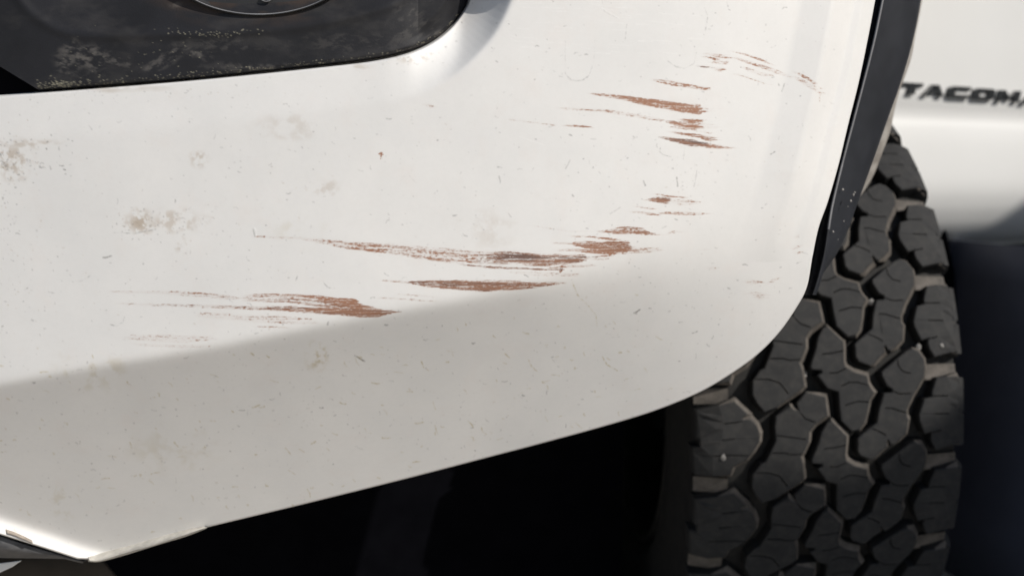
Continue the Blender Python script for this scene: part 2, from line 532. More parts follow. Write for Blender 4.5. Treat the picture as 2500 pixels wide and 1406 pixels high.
streak([(590, 724, 3, .36), (664, 721, 5, .48), (728, 724, 6, .58), (779, 730, 8, .75), (824, 738, 10, .92), (866, 740, 11, .95), (884, 745, 6, .9)], dots=.7)
streak([(596, 732, 4, .42), (700, 733, 5, .5), (790, 742, 8, .62), (856, 752, 12, .95), (900, 756, 9, 1), (945, 762, 4, 1)], deep=.3)
streak([(280, 740, 2, .32), (380, 744, 2.5, .42), (500, 748, 3, .55), (600, 751, 4, .62), (696, 754, 6, .72), (792, 759, 8, .9), (856, 763, 10, 1), (920, 765, 9, 1), (968, 761, 3, .9)], deep=.4)
streak([(940, 762, 1.2, .6), (990, 762, 1, .5)])
streak([(1018, 753, 1, .5), (1040, 754, 1.6, .6)])
streak([(480, 768, 6, .26), (620, 778, 9, .34), (720, 782, 9, .36), (780, 786, 6, .25)], dots=1)
streak([(620, 797, 1, .4), (655, 798, 1.4, .5), (700, 799, 1.2, .45)])
streak([(300, 822, 5, .28), (380, 826, 9, .34), (460, 828, 9, .36), (520, 824, 5, .28)], dots=1)
streak([(330, 840, 4, .25), (420, 845, 4, .34), (500, 846, 3, .36)], dots=1)
# middle right cluster
streak([(1345, 594, 1.5, .5), (1395, 595, 2, .6), (1400, 595, 4, .8), (1440, 600, 11, .92), (1500, 605, 14, .95), (1535, 603, 13, .95), (1546, 604, 6, .6)], deep=.35)
streak([(1355, 612, 2, .5), (1395, 610, 3, .6), (1440, 614, 5, .7), (1490, 618, 5, .85), (1540, 613, 6, .7), (1580, 611, 6, .5), (1625, 607, 3, .45)], dots=.9)
streak([(1390, 577, 1, .5), (1440, 578, 1.4, .8), (1480, 583, 3, .8), (1512, 588, 3, .7)])
streak([(1450, 566, 1, .6), (1485, 565, 4, .8), (1515, 563, 9, .9), (1540, 563, 9, .9), (1570, 565, 9, .9), (1588, 571, 2.5, .9)], deep=.2, dots=.9)
streak([(1575, 573, 1, .6), (1625, 573, 1, .4), (1640, 567, 3, .4), (1670, 565, 2, .3)])
streak([(1455, 626, 2, .6), (1490, 624, 2, .7), (1512, 622, 1, .6)])
streak([(1430, 633, 1.2, .7), (1480, 632, 1.4, .7), (1488, 631, 1, .5)], deep=.4)
streak([(1300, 551, 1, .3), (1390, 565, 1, .35), (1450, 565, 1, .4)])
# upper right cluster
streak([(1578, 489, 1.5, .7), (1600, 487, 6, .85), (1625, 490, 9, .95), (1640, 491, 8, .9)], deep=.5, dots=.9)
streak([(1640, 494, 7, .42), (1670, 495, 7, .36), (1708, 493, 4, .36)], dots=1.2)
streak([(1600, 474, 1, .5), (1635, 480, 2, .85), (1690, 484, 1, .4)])
streak([(1556, 505, 1, .5), (1575, 508, 1.4, .8), (1602, 511, 1.2, .8)])
streak([(1530, 516, 1, .3), (1560, 519, 3, .5), (1590, 523, 3, .55), (1612, 524, 2, .6)])
streak([(1618, 520, 3, .75), (1660, 521, 4, .6), (1700, 522, 3, .5), (1732, 521, 2, .36)], dots=.9)
streak([(1440, 229, 1.5, .5), (1500, 236, 5, .75), (1560, 246, 9, .9), (1620, 256, 10, .9), (1680, 265, 11, .92), (1710, 268, 12, .92), (1716, 270, 6, .6)], dots=.8)
streak([(1710, 266, 6, .22), (1750, 272, 6, .22)], dots=1)
streak([(1594, 196, 3, .6), (1640, 204, 5, .85), (1690, 212, 4.5, .85), (1722, 218, 3.5, .85)], dots=.9)
streak([(1360, 265, 1.2, .4), (1420, 268, 2.6, .55), (1480, 272, 4, .52), (1540, 281, 4, .48), (1620, 295, 3, .4)], dots=.9)
streak([(1628, 298, 3, .8), (1670, 306, 8, .92), (1700, 309, 9, .95), (1708, 309, 7, .6)])
streak([(1660, 295, 4, .7), (1690, 297, 7, .85), (1714, 298, 6, .7)], dots=.8)
streak([(1640, 311, 1.5, .6), (1700, 320, 2, .6), (1752, 328, 1.5, .3)])
streak([(1706, 307, 8, .32), (1750, 310, 5, .3)], dots=1)
streak([(1636, 323, 1.5, .7), (1680, 329, 3, .95), (1710, 333, 4, .85), (1722, 338, 6, .55), (1750, 342, 6, .45)], deep=.4)
streak([(1604, 335, 1.2, .6), (1645, 342, 5, .9), (1690, 350, 9, 1), (1715, 353, 7, 1)], deep=.9)
streak([(1700, 350, 7, .9), (1735, 357, 6, .7), (1785, 362, 2, .4)])
streak([(1235, 291, 1, .3), (1320, 302, 1.2, .4), (1361, 307, 2, .6)])
streak([(1382, 307, 2, .6), (1420, 309, 2, .55), (1460, 312, 1.5, .45)])
streak([(1728, 133, 2, .4), (1750, 137, 5, .6), (1776, 140, 5, .55)], dots=.9)
streak([(1724, 139, 1.2, .8), (1745, 145, 3, .85), (1770, 149, 3, .6)], deep=.3)
streak([(1740, 152, 4, .6), (1768, 154, 4, .5)], dots=.9)
streak([(1706, 162, 1.4, .8), (1732, 166, 2, .8)], deep=1)
streak([(1738, 169, 3, .6), (1762, 172, 5, .65)], dots=.8)
streak([(1785, 126, 1, .7), (1820, 134, 2, .9), (1860, 148, 2.8, .8), (1892, 161, 1, .4)])
streak([(1790, 141, 3, .5), (1830, 153, 4, .65), (1870, 167, 5, .6), (1900, 177, 5, .45), (1935, 190, 3, .3)], dots=.9)
streak([(1800, 161, 2, .4), (1835, 173, 5, .5), (1875, 186, 5, .35)], dots=1)
streak([(1800, 182, 1, .45), (1835, 194, 1, .5), (1875, 207, 1, .3)])
streak([(1935, 176, 2, .5), (1955, 183, 4, .75), (1980, 198, 4, .75), (2003, 213, 4, .65)], dots=.9)
streak([(1940, 190, 4, .4), (1970, 205, 6, .5), (2003, 224, 7, .5)], dots=1)
stroke([(2001, 232), (2001, 247)], 4, .5, "scuff")
for x, y, w, h, v, sl in ((1836, 689, 26, 6, .34, .05), (1886, 686, 18, 6, .3, -.5), (1850, 718, 24, 5, .5, .1), (1852, 727, 14, 4, .5, 0), (1742, 655, 26, 5, .26, .1), (1947, 577, 12, 3, .5, -.4), (1947, 603, 14, 4, .5, -.3), (1952, 617, 9, 3, .45, -.3),
                        (1725, 610, 18, 3, .25, 0), (1052, 260, 16, 6, .34, .2), (1560, 655, 10, 2, .5, 0)):
    streak([(x - w, y - w * sl, h * .5, v * .6), (x, y, h, v), (x + w, y + w * sl, h * .5, v * .6)], dots=.8)

# hand-placed chips, hairs and smudges
stroke([(926, 376), (932, 374), (930, 384), (929, 388)], 4.5, .95, "scuff", .1)
stroke([(930, 380), (936, 378)], 3, .9, "scuff", .2)
for x, y, l, a, v in ((1110, 526, 10, -8, .8), (262, 627, 22, -12, .7), (257, 629, 10, -5, .9), (1555, 760, 18, -30, .9), (1550, 764, 8, 20, .6), (1653, 444, 22, 84, .75), (1573, 448, 12, 70, .7), (1698, 436, 40, 100, .3),
                   (1386, 402, 24, -62, .45), (1502, 514, 30, -32, .35), (1245, 526, 10, 50, .6), (1220, 438, 16, 80, .35), (1696, 811, 14, -20, .6), (1886, 374, 12, -30, .6), (1912, 214, 20, -70, .55), (1156, 838, 8, -20, .8),
                   (943, 793, 8, 5, .7), (1155, 838, 5, 0, .6), (505, 718, 6, 0, .3), (190, 1081, 10, 10, .6), (590, 1001, 14, 0, .6), (784, 995, 8, 0, .7), (150, 405, 10, 5, .6), (101, 409, 10, 0, .7), (123, 410, 8, 80, .5), (83, 934, 6, 0, .7)):
    r = math.radians(a)
    dx, dy = math.cos(r) * l / 2, math.sin(r) * l / 2
    stroke([(x - dx, y - dy), (x, y + 1.0), (x + dx, y + dy)], 2.2 if v > .5 else 1.5, v, "dark", .45)
stroke([(1366, 662), (1368, 655), (1372, 650), (1372, 660), (1368, 664)], 4, .9, "scuff", 0)
stroke([(1369, 660), (1371, 655)], 4, .8, "deep", 0)
for pts, v in (([(1612, 362), (1610, 370), (1618, 378), (1640, 384)], .4), ([(1672, 362), (1668, 388)], .4), ([(1470, 0), (1475, 28), (1488, 36), (1510, 46)], .22),
               ([(1380, 100), (1380, 180), (1392, 196), (1415, 199), (1438, 186), (1450, 150), (1452, 100)], .20), ([(1384, 186), (1398, 197), (1420, 198), (1438, 186)], .45),
               ([(1630, 150), (1650, 164), (1672, 168), (1694, 156), (1700, 130)], .28), ([(268, 792), (285, 796), (300, 786), (304, 774)], .45), ([(176, 688), (200, 686), (222, 672)], .3),
               ([(1530, 60), (1526, 100)], .25), ([(1775, 8), (1779, 24), (1783, 26)], .4), ([(1720, 20), (1728, 40), (1722, 76)], .3), ([(275, 568), (330, 570), (380, 560)], .35),
               ([(1740, 900), (1800, 905)], .0), ([(790, 690), (800, 702), (812, 704)], .35), ([(1000, 430), (1015, 446)], .25), ([(1216, 430), (1222, 442), (1220, 450)], .4), ([(700, 365), (722, 370)], .2)):
    stroke(pts, 1.4, v, "dark", .8)
for pts, v in (([(622, 556), (627, 566), (625, 577)], .9), ([(1470, 20), (1510, 45)], .6), ([(1270, 335), (1330, 355)], .35), ([(1225, 633), (1330, 633), (1425, 629)], .6), ([(1240, 640), (1400, 644)], .3)):
    stroke(pts, 1.2, v, "white", .35)
stroke([(618, 560), (622, 577)], 2.4, .4, "dark", .2)
patch(345, 540, 42, 32, .70, "tan", 21, 6, .38); patch(430, 540, 90, 30, .42, "tan", 24, 9, .38); patch(440, 600, 22, 30, .35, "tan", 27, 7, .45)
patch(30, 390, 62, 60, .55, "tan", 31, 8, .45); patch(20, 385, 55, 40, .75, "dark", 34, 5, .62); patch(490, 390, 30, 26, .45, "tan", 37, 8, .42)
patch(30, 352, 160, 16, .45, "tan", 38, 6, .45, 2); patch(20, 350, 90, 10, .5, "dark", 39, 4, .66, 1.5)
patch(300, 216, 130, 13, .34, "tan", 41, 10, .3, 4); patch(870, 165, 60, 10, .3, "tan", 42, 6, .45, 3); patch(1010, 140, 60, 18, .35, "tan", 43, 5, .5)
patch(700, 310, 90, 40, .22, "tan", 44, 18, .4); patch(1190, 560, 80, 50, .20, "tan", 45, 16, .45); patch(790, 460, 50, 25, .3, "tan", 46, 8, .5)
patch(775, 865, 34, 40, .55, "green", 47, 6, .46); patch(215, 905, 110, 55, .30, "green", 48, 16, .45); patch(730, 565, 70, 50, .20, "green", 49, 20, .4)
patch(430, 1095, 120, 70, .22, "green", 50, 25, .5); patch(150, 1220, 60, 60, .25, "green", 51, 10, .5); patch(10, 590, 60, 120, .5, "dark", 52, 4, .72); patch(15, 720, 35, 90, .5, "dark", 53, 4, .74)
rng = random.Random(5)
for i in range(1700):                                   # tiny nicks and hairs all over
    x = rng.uniform(-250, 2050); y = rng.uniform(-250, 1350)
    l = rng.choice((1, 1, 1, 1, 2, 2, 2, 2, 3, 3, 4, 5, 8, 12)); a = rng.choice((rng.uniform(-.4, .4), rng.uniform(0, 3.1)))
    c = rng.uniform(-.5, .5)
    dx, dy = math.cos(a) * l / 2, math.sin(a) * l / 2
    stroke([(x - dx, y - dy), (x - dy * c, y + dx * c), (x + dx, y + dy)], rng.choice((.9, 1.1, 1.5, 2.0)), rng.uniform(.12, .5), "dark", .5)
for i in range(210):                                   # pale yellow-green nicks low down
    x = rng.uniform(-100, 1750); y = rng.uniform(850, 1300) - max(0, x - 900) * .22
    l = rng.choice((4, 6, 8, 14, 20)); a = rng.choice((rng.uniform(.3, 1.4), rng.uniform(-.4, .3)))
    dx, dy = math.cos(a) * l / 2, math.sin(a) * l / 2
    stroke([(x - dx, y - dy), (x + rng.uniform(-3, 3), y + rng.uniform(-2, 2)), (x + dx, y + dy)], rng.choice((1.4, 2, 3)), rng.uniform(.25, .75), "green", .5)
for cx, cy, sx, sy, n_, v0 in ((20, 400, 50, 45, 90, .7), (20, 620, 40, 120, 60, .5), (60, 760, 90, 90, 50, .4), (350, 545, 30, 18, 60, .6), (430, 545, 60, 20, 50, .4), (110, 408, 25, 8, 8, .8),
                               (650, 560, 260, 150, 90, .3), (300, 1050, 260, 120, 120, .35), (900, 1000, 300, 90, 110, .3), (1500, 780, 180, 90, 70, .35), (1600, 420, 120, 60, 50, .4), (300, 230, 260, 12, 50, .35), (985, 140, 60, 14, 40, .4)):
    for k in range(n_):
        x = rng.gauss(cx, sx); y = rng.gauss(cy, sy); a = rng.uniform(0, 3.1); l = rng.choice((1, 2, 2, 3, 5))
        stroke([(x, y), (x + l * math.cos(a), y + l * math.sin(a) * .6)], rng.choice((1, 1.4, 2, 3)), rng.uniform(.3, 1) * v0, rng.choice(("dark", "dark", "tan")), .4)
for pts in ([(1398, 690), (1410, 720), (1440, 750), (1455, 770), (1457, 795)], [(1135, 786), (1138, 794)], [(1028, 880), (1034, 896), (1046, 904)], [(1290, 878), (1298, 895), (1310, 905)], [(870, 868), (890, 884)], [(1470, 870), (1482, 890), (1508, 905)]):
    stroke(pts, 2.4, .6, "green", .8)
stroke([(866, 868), (890, 882)], 2.4, .6, "dark", .5)
for i in range(60):                                    # fine pale scratches at the top
    x = rng.uniform(1250, 1720); y = rng.uniform(-20, 130)
    stroke([(x, y), (x + rng.uniform(10, 50), y + rng.uniform(0, 5))], .8, rng.uniform(.2, .5), "white", .5)

def sample_map(M, px, py):
    fx = np.clip((px - RX0) / RST, 0, RWd - 2.001); fy = np.clip((py - RY0) / RST, 0, RHt - 2.001)
    i = fx.astype(int); j = fy.astype(int); fx = fx - i; fy = fy - j
    return (M[j, i] * (1 - fx) + M[j, i + 1] * fx) * (1 - fy) + (M[j + 1, i] * (1 - fx) + M[j + 1, i + 1] * fx) * fy

ED = np.array(EDGE); kc = int(np.argmin(np.hypot(ED[:, 0] - 1870, ED[:, 1] - 842)))
right_side = ED[:kc + 1]; bottom_r = ED[kc:][::-1]
wobx = bottom_r[:, 0] < 500
bottom_side = np.vstack([[(-250, 1222), (-120, 1262), (0, 1301), (100, 1332)], [(190, 1361)], bottom_r])
PX, PY = coons([(-250, -260), (2178, -260)], bottom_side, [(-250, -260), (-250, 1222)], right_side, 1110, 760)
BY = bumper_depth(PX, PY)
offs = ((.8, .0003), (1.8, .0010), (2.6, .0022), (2.9, .004), (2.5, .012), (1.5, .030))
path, ex_, ey_, eq_ = rim(PX, PY, offs)
ed_ = BY.reshape(-1)[path][None, :] + np.array([d for o, d in offs])[:, None]
bumper = grid_obj("front_bumper", W(PX, PY, BY), M_PAINT, truck, True, W(ex_, ey_, ed_), eq_)
allx = np.r_[PX.reshape(-1), ex_.reshape(-1)]; ally = np.r_[PY.reshape(-1), ey_.reshape(-1)]
mm = {k: np.clip(sample_map(v, allx, ally), 0, 1) for k, v in maps.items()}
color_attr(bumper, "marks", mm["scuff"], mm["dark"], mm["tan"])
color_attr(bumper, "marks_fine", mm["green"], mm["white"], mm["deep"])
bumper["label"] = "white painted bumper corner streaked with brown scuff marks"

# raw moulded flange under the lower lip
def ribbon(name, lines, mat, parent=truck, thick=.002, smooth=True, n=10):
    """lines: list of polylines of (px,py,Y), same count of points, lofted"""
    P = np.array([spline(np.array(l, float), n) for l in lines])
    Q = W(P[..., 0], P[..., 1], P[..., 2])
    o = grid_obj(name, Q, mat, parent, smooth)
    if thick:
        solid(o, thick, -1 if thick > 0 else 1)
    return o

dd = lambda x, y, o=0.0: float(bumper_depth(np.array([float(x)]), np.array([float(y)]), False)[0]) + o
fl = [(214, 1357), (240, 1350), (300, 1334), (380, 1311), (450, 1292), (498, 1283)]
rr = random.Random(3)
top = [(x, y - 4, dd(x, y, .0035)) for x, y in fl]
mid = [(x + 2, y + 3, dd(x, y, -.001)) for x, y in fl]
wdt = [11, 17, 17, 15, 13, 3]
low = [(x + 6 + rr.uniform(-2, 2), y + w_ + rr.uniform(-2, 2), dd(x, y, -.007)) for (x, y), w_ in zip(fl, wdt)]
low2 = [(x + 7, y + w_ + 3, dd(x, y, .004)) for (x, y), w_ in zip(fl, wdt)]
ribbon("lip_flange", [low2, low, mid, top], M_LIP, bumper, 0, n=8)
torn = []
for k in range(5):
    x = 205 + 8 * k; y = 1358 + 3 * (k % 2)
    torn.append([(x, y, .72), (x + 9, y - 4, .716), (x + 12, y + 7, .717), (x + 3, y + 10, .72)])
vs, fs = [], []
for q in torn:
    b0 = len(vs)
    vs += [W(*p) for p in q] + [W(p[0], p[1], p[2] + .003) for p in q]
    fs += [(b0, b0 + 1, b0 + 2, b0 + 3), (b0 + 4, b0 + 7, b0 + 6, b0 + 5)] + [(b0 + i, b0 + 4 + i, b0 + 4 + (i + 1) % 4, b0 + (i + 1) % 4) for i in range(4)]
mesh_obj("torn_edge", vs, fs, M_LIP, bumper)
# scraped raised burr along the lip
burr1 = [(14, 1291, .700), (35, 1298, .700), (60, 1309, .701), (78, 1318, .702)]
burr2 = [(18, 1300, .697), (38, 1306, .697), (62, 1316, .698), (80, 1324, .699)]
db = dd(45, 1304)
ribbon("scraped_burr", [[(x, y, dd(x, y, -.0004)) for x, y, _ in burr1], [(x, y, dd(x, y, -.0018)) for x, y, _ in burr2]], M_DUSTY, bumper, .001)

# ------------------------------------------------------------------ fog lamp bezel
eb = spline([(1160, -260), (1152, -60), (1141, 0), (1127, 30), (1094, 70), (1052, 101), (997, 124), (915, 143), (790, 159), (640, 175), (500, 190), (350, 203), (200, 214), (120, 219), (96, 221)], 10)
kb = int(np.argmin(np.hypot(eb[:, 0] - 1075, eb[:, 1] - 88)))
BX, BYp = coons([(-90, -260), (1160, -260)], eb[kb:][::-1], [(-90, -260), (-90, 100), (0, 163), (96, 221)], eb[:kb + 1], 620, 230)
GL = spline([(-40, -260), (20, -60), (48, 0), (85, 40), (150, 76), (230, 87), (400, 83), (560, 80), (750, 62), (890, 32), (985, -4), (1010, -60), (1020, -260)], 6)
def in_bowl(px, py):
    Lx = GL
    ly = np.interp(px, Lx[:, 0], Lx[:, 1], left=-999, right=-999)
    return py < ly
def bezel_depth(px, py):
    flat = bumper_depth(px, py, False, 0.0); full = bumper_depth(px, py, False)
    dE0 = poly_dist(px, py, eb)
    ch = full - flat
    base = flat + ch + (np.minimum(ch, .009) - ch) * sstep(4, 50, dE0) + .0035
    dG = poly_dist(px, py, GL)
    sG = np.where(in_bowl(px, py), dG, -dG)
    dE = poly_dist(px, py, eb)
    d = base - .0012 * sstep(0, 10, dE)
    d = d + np.tan(np.radians(12)) * K * softplus(np.minimum(sG, 260), 7)
    d = d - .0012 * np.exp(-(sG / 14.) ** 2)
    d = d + .006 * np.exp(-dE / 3.0)
    return d
BD = bezel_depth(BX, BYp)
offs = ((.6, .0012), (1.2, .006), (1.3, .02))
path, ex_, ey_, eq_ = rim(BX, BYp, offs)
ed_ = BD.reshape(-1)[path][None, :] + np.array([d for o, d in offs])[:, None]
bezel = grid_obj("fog_lamp_bezel", W(BX, BYp, BD), M_BEZEL, truck, True, W(ex_, ey_, ed_), eq_)
x = np.r_[BX.reshape(-1), ex_.reshape(-1)]; y = np.r_[BYp.reshape(-1), ey_.reshape(-1)]
dE = poly_dist(x, y, eb)
dust = np.zeros_like(x)
def dpatch(cx, cy, rx, ry, v, sd, rot=0.0):
    c, s_ = math.cos(rot), math.sin(rot)
    X = (x - cx) * c + (y - cy) * s_; Y_ = -(x - cx) * s_ + (y - cy) * c
    r = np.hypot(X / rx, Y_ / ry) + .6 * (vnoise(X / 26, Y_ / 16, sd) - .5)
    n = fbm(X / 20, Y_ / 10, sd + 1, 5)
    return v * (1 - sstep(.25, 1.1, r)) * sstep(.42, .70, n)
for a in ((205, 140, 95, 45, .5, 5), (300, 150, 40, 22, .5, 8), (410, 140, 90, 26, .4, 11, -.5), (480, 130, 60, 20, .4, 14, .35), (610, 165, 160, 14, .25, 17), (1000, 60, 90, 60, .18, 20, -.6),
          (430, 12, 26, 10, .35, 23), (560, 110, 200, 20, .18, 26), (860, 110, 160, 40, .16, 29), (1060, 95, 40, 16, .4, 30, -.6)):
    dust = np.maximum(dust, dpatch(*a))
dust = np.maximum(dust, .10 * sstep(.48, .8, fbm(x / 120, y / 60, 90, 5)))
crumb = np.zeros_like(x)
rr = random.Random(12)
def dot(cx, cy, r_, v_):
    global crumb
    m = (np.abs(x - cx) < r_ * 2.5) & (np.abs(y - cy) < r_ * 2.5)
    crumb[m] = np.maximum(crumb[m], v_ * (1 - sstep(r_ * .5, r_ * 1.3, np.hypot(x[m] - cx + .8 * (y[m] - cy) * math.sin(cx * 7), (y[m] - cy) * 1.3))))
for k in range(330):
    cx = 90 + 1030 * rr.random() ** (1.7 if k % 3 else 1.0)
    cy = float(np.interp(cx, eb[:, 0][::-1], eb[:, 1][::-1])) - 4 - abs(rr.gauss(0, 9 if cx < 620 else 4))
    dot(cx, cy, rr.choice((.8, 1.0, 1.2, 1.6, 2.2)), rr.uniform(.3, .9))
for k in range(60):
    cx = rr.gauss(520, 55); cy = float(np.interp(cx, GL[:, 0], GL[:, 1])) + rr.gauss(1, 5)
    dot(cx, cy, rr.uniform(1.2, 2.2), rr.uniform(.3, .9))
for k in range(40):
    cx = rr.uniform(150, 520); dot(cx, rr.gauss(135, 30), rr.uniform(1, 2), rr.uniform(.2, .8))
for k in range(60):
    dot(rr.gauss(148, 18), rr.gauss(207, 5), rr.uniform(1.5, 3.0), rr.uniform(.5, 1))
for k in range(50):
    a_ = rr.uniform(.25, 2.2); dot(632 + 236 * math.cos(a_) , -100 + 139 * math.sin(a_), rr.uniform(1, 2), rr.uniform(.3, .9))
rust = .5 * (1 - sstep(.7, 1.1, np.hypot((x - 610) / 290, (y + 70) / 142))) * sstep(.35, .65, fbm(x / 110, y / 40, 46))
color_attr(bezel, "dust", dust, crumb, rust)
bezel["label"] = "black textured fog lamp surround with dusty marks"

# fog lamp (a dark lens seen at the top edge), raised lip, recessed face, small screw recess
def ell(cx, cy, a, b, n=96):
    t = np.linspace(0, 2 * math.pi, n, endpoint=False)
    return cx + a * np.cos(t), cy + b * np.sin(t)
FY = float(bezel_depth(np.array([632.0]), np.array([20.0]))[0])
rings = [(1.045, .006), (1.03, -.001), (1.01, -.0042), (.995, -.0046), (.98, -.0032), (.965, .0005), (.93, .0012), (.7, -.0005), (.4, -.0018), (.15, -.002)]
R_ = []
for s_, d_ in rings:
    ex_, ey_ = ell(632, -100, 232 * s_, 137 * s_)
    R_.append(W(ex_, ey_, FY + d_ * .8 + .0005))
vs = np.vstack(R_); fs = []
nn = 96
for r_ in range(len(rings) - 1):
    for k in range(nn):
        k2 = (k + 1) % nn
        fs.append((r_ * nn + k, (r_ + 1) * nn + k, (r_ + 1) * nn + k2, r_ * nn + k2))
fs.append([(len(rings) - 1) * nn + k for k in range(nn)])
lamp = mesh_obj("fog_lamp", vs, fs, M_LENS, bezel, True)
def ring_part(name, cx, cy, a, b, w_, Yc, mat, seg=96, t0=0, t1=2 * math.pi):
    t = np.linspace(t0, t1, seg); k = np.linspace(0, 2 * math.pi, 9)
    T, Kk = np.meshgrid(t, k)
    P = W(cx + (a + w_ * np.cos(Kk)) * np.cos(T), cy + (b + w_ * np.cos(Kk)) * np.sin(T), Yc - w_ * K * np.sin(Kk))
    return grid_obj(name, P, mat, lamp, True)
ring_part("lamp_rim", 632, -100, 232, 136, 1.8, FY - .0026, M_EDGE_LIGHT)  # ring coloured pale to paint the lamp's edge highlight
ring_part("screw_socket", 650, -4, 13, 8, 1.2, FY - .0012, M_EDGE_LIGHT, 32)
sx_, sy_ = ell(650, -4, 12.4, 7.4, 32)
mesh_obj("screw", np.vstack([W(sx_, sy_, FY - .0013), W(np.array([650]), np.array([-4]), FY - .0006)]), [(k, (k + 1) % 32, 32) for k in range(32)], M_BLACK, lamp)

# dark opening beside the bezel
ai_x = np.linspace(-330, 230, 60)
ai_b = np.interp(ai_x, E_S[:, 0], E_S[:, 1]) - 1.0
AIX = np.repeat(ai_x[None, :], 24, 0); AIY = -280 + (ai_b + 280)[None, :] * np.linspace(0, 1, 24)[:, None]
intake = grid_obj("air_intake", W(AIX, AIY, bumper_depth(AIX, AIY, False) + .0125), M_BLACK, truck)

# ------------------------------------------------------------------ lower valance and air dam at the bottom left
vtop = [(-260, 1224), (-120, 1262), (0, 1302), (60, 1322), (130, 1343), (205, 1362)]
y0 = .712
ribbon("lower_valance", [[(x, y + 3, dd(max(x, -240), y, .012)) for x, y in vtop], [(x, y + 8, dd(max(x, -240), y, .006)) for x, y in vtop],
                         [(-260, 1352, .700), (-120, 1357, .702), (0, 1361, .704), (60, 1362, .706), (130, 1363, .709), (215, 1366, .716)]], M_VAL, truck, .003)
ribbon("air_dam", [[(-260, 1345, .735), (-100, 1355, .738), (60, 1360, .74), (180, 1362, .742), (245, 1364, .744)],
                   [(-260, 1400, .745), (-100, 1400, .748), (80, 1398, .75), (215, 1392, .752), (262, 1384, .754)],
                   [(-260, 1520, .80), (-100, 1520, .80), (100, 1520, .80), (290, 1500, .80), (340, 1480, .80)]], M_DAM, truck, .003)
cv = [(-90, 1415), (0, 1374), (54, 1367), (30, 1383), (0, 1397), (-60, 1440)]
vs = [W(a, b, .722) for a, b in cv] + [W(a, b, .728) for a, b in cv]
bevel(mesh_obj("bracket_tab", vs, [tuple(range(6)), tuple(range(11, 5, -1))] + [(i, 6 + i, 6 + (i + 1) % 6, (i + 1) % 6) for i in range(6)], M_WHITE, truck), .0006)

# ------------------------------------------------------------------ fender flare strip between bumper and tyre
ys = [-260, -120, 0, 100, 200, 300, 400, 500, 560, 620, 680, 720]
xe = np.interp(ys, EDGE[:, 1], EDGE[:, 0])
xh = np.interp(ys, [-260, 0, 100, 239, 349, 448, 528, 600, 680, 720], [2205, 2155, 2134, 2099, 2069, 2044, 2026, 2018, 1998, 1985])
xR = np.interp(ys, [-260, 0, 50, 149, 224, 279, 349, 413, 448, 520, 598, 677, 720], [2292, 2249, 2239, 2219, 2191, 2171, 2149, 2124, 2109, 2086, 2058, 2003, 1990])
def L(xs, d, dy=0):
    return [(a, b + dy, (d[0] + (d[1] - d[0]) * i / (len(ys) - 1))) for i, (a, b) in enumerate(zip(xs, ys))]
e_d = (.745, .752)
flare = ribbon("fender_flare", [L(xe - 10, (.79, .80)), L(xe + 5, (.800, .810)), L(xh - 4, (.795, .805)), L(xh - 3, (.761, .771)), L(xh - 1, (.7585, .7685)), L(xh + 3, (.7640, .7740)), L(xh + 8, (.7665, .7765)),
                        L(xh * .5 + xR * .5, (.775, .785)), L(xR - 5, (.790, .800)), L(xR, (.797, .807)), L(xR - 2, (.83, .84))], M_FLARE, truck, 0)
hn = len(ys) - 2
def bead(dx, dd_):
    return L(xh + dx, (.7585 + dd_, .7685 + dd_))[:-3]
ribbon("flare_highlight", [bead(-3.4, .003), bead(-3.2, -.0010), bead(-1.5, -.0022), bead(1.5, -.0022), bead(3.0, .0030)], M_EDGE_LIGHT, flare, 0)  # raised strip in pale grey, painting the highlight on the flare edge
# dirt flecks on the flare
fv, ff = [], []
rr = random.Random(8)
for (cx, cy, s_) in ((2057, 463, 3.2), (2083, 475, 3.5), (2087, 470, 2.4), (2077, 491, 3.4), (2023, 548, 3.4), (2034, 566, 2.6), (2060, 540, 2), (2046, 585, 1.8), (2070, 505, 1.5)):
    d0 = .772
    b0 = len(fv)
    for k in range(5):
        an = k * 1.2566 + rr.uniform(-.3, .3); q = s_ * rr.uniform(.6, 1.2)
        fv.append(W(cx + q * math.cos(an), cy + q * math.sin(an), d0))
    fv.append(W(cx, cy, d0 - .0012))
    ff += [(b0 + k, b0 + (k + 1) % 5, b0 + 5) for k in range(5)]
mesh_obj("mud_fleck", fv, ff, M_STONE, flare)
# pale inner fender edge just outside the flare
ys_all = ys
ys = [-260, -120, 0, 80, 149, 224, 279, 320, 370, 420, 455, 480]
xR2 = np.interp(ys, [-260, 0, 50, 149, 224, 279, 349, 413, 448, 480], [2292, 2249, 2239, 2219, 2191, 2171, 2149, 2124, 2109, 2096])
xw = np.interp(ys, [-260, 0, 149, 224, 279, 300, 349, 413, 448, 480], [2295, 2252, 2223, 2196, 2182, 2181, 2163, 2140, 2122, 2100])
ribbon("fender_edge", [L(xR2 - 8, (.90, .92)), L((xR2 + xw) / 2, (.90, .92)), L(xw, (.905, .925)), L(xw, (.93, .95))], M_EDGE, truck, 0)

# ------------------------------------------------------------------ front wheel
WC = np.array([.3221, 1.3468, CAM_Z - .2572]); PSI, CAMB = .0585, .0153
RT = .39
AX = np.array([math.cos(PSI) * math.cos(CAMB), math.sin(PSI) * math.cos(CAMB), math.sin(CAMB)])
FWD = np.array([math.sin(PSI), -math.cos(PSI), 0.0])
UPV = np.cross(FWD, AX); UPV /= np.linalg.norm(UPV)
if UPV[2] < 0: UPV = -UPV
NP_ = 26
DEL = 2 * math.pi / NP_
UC, HW = -.0235, .1365

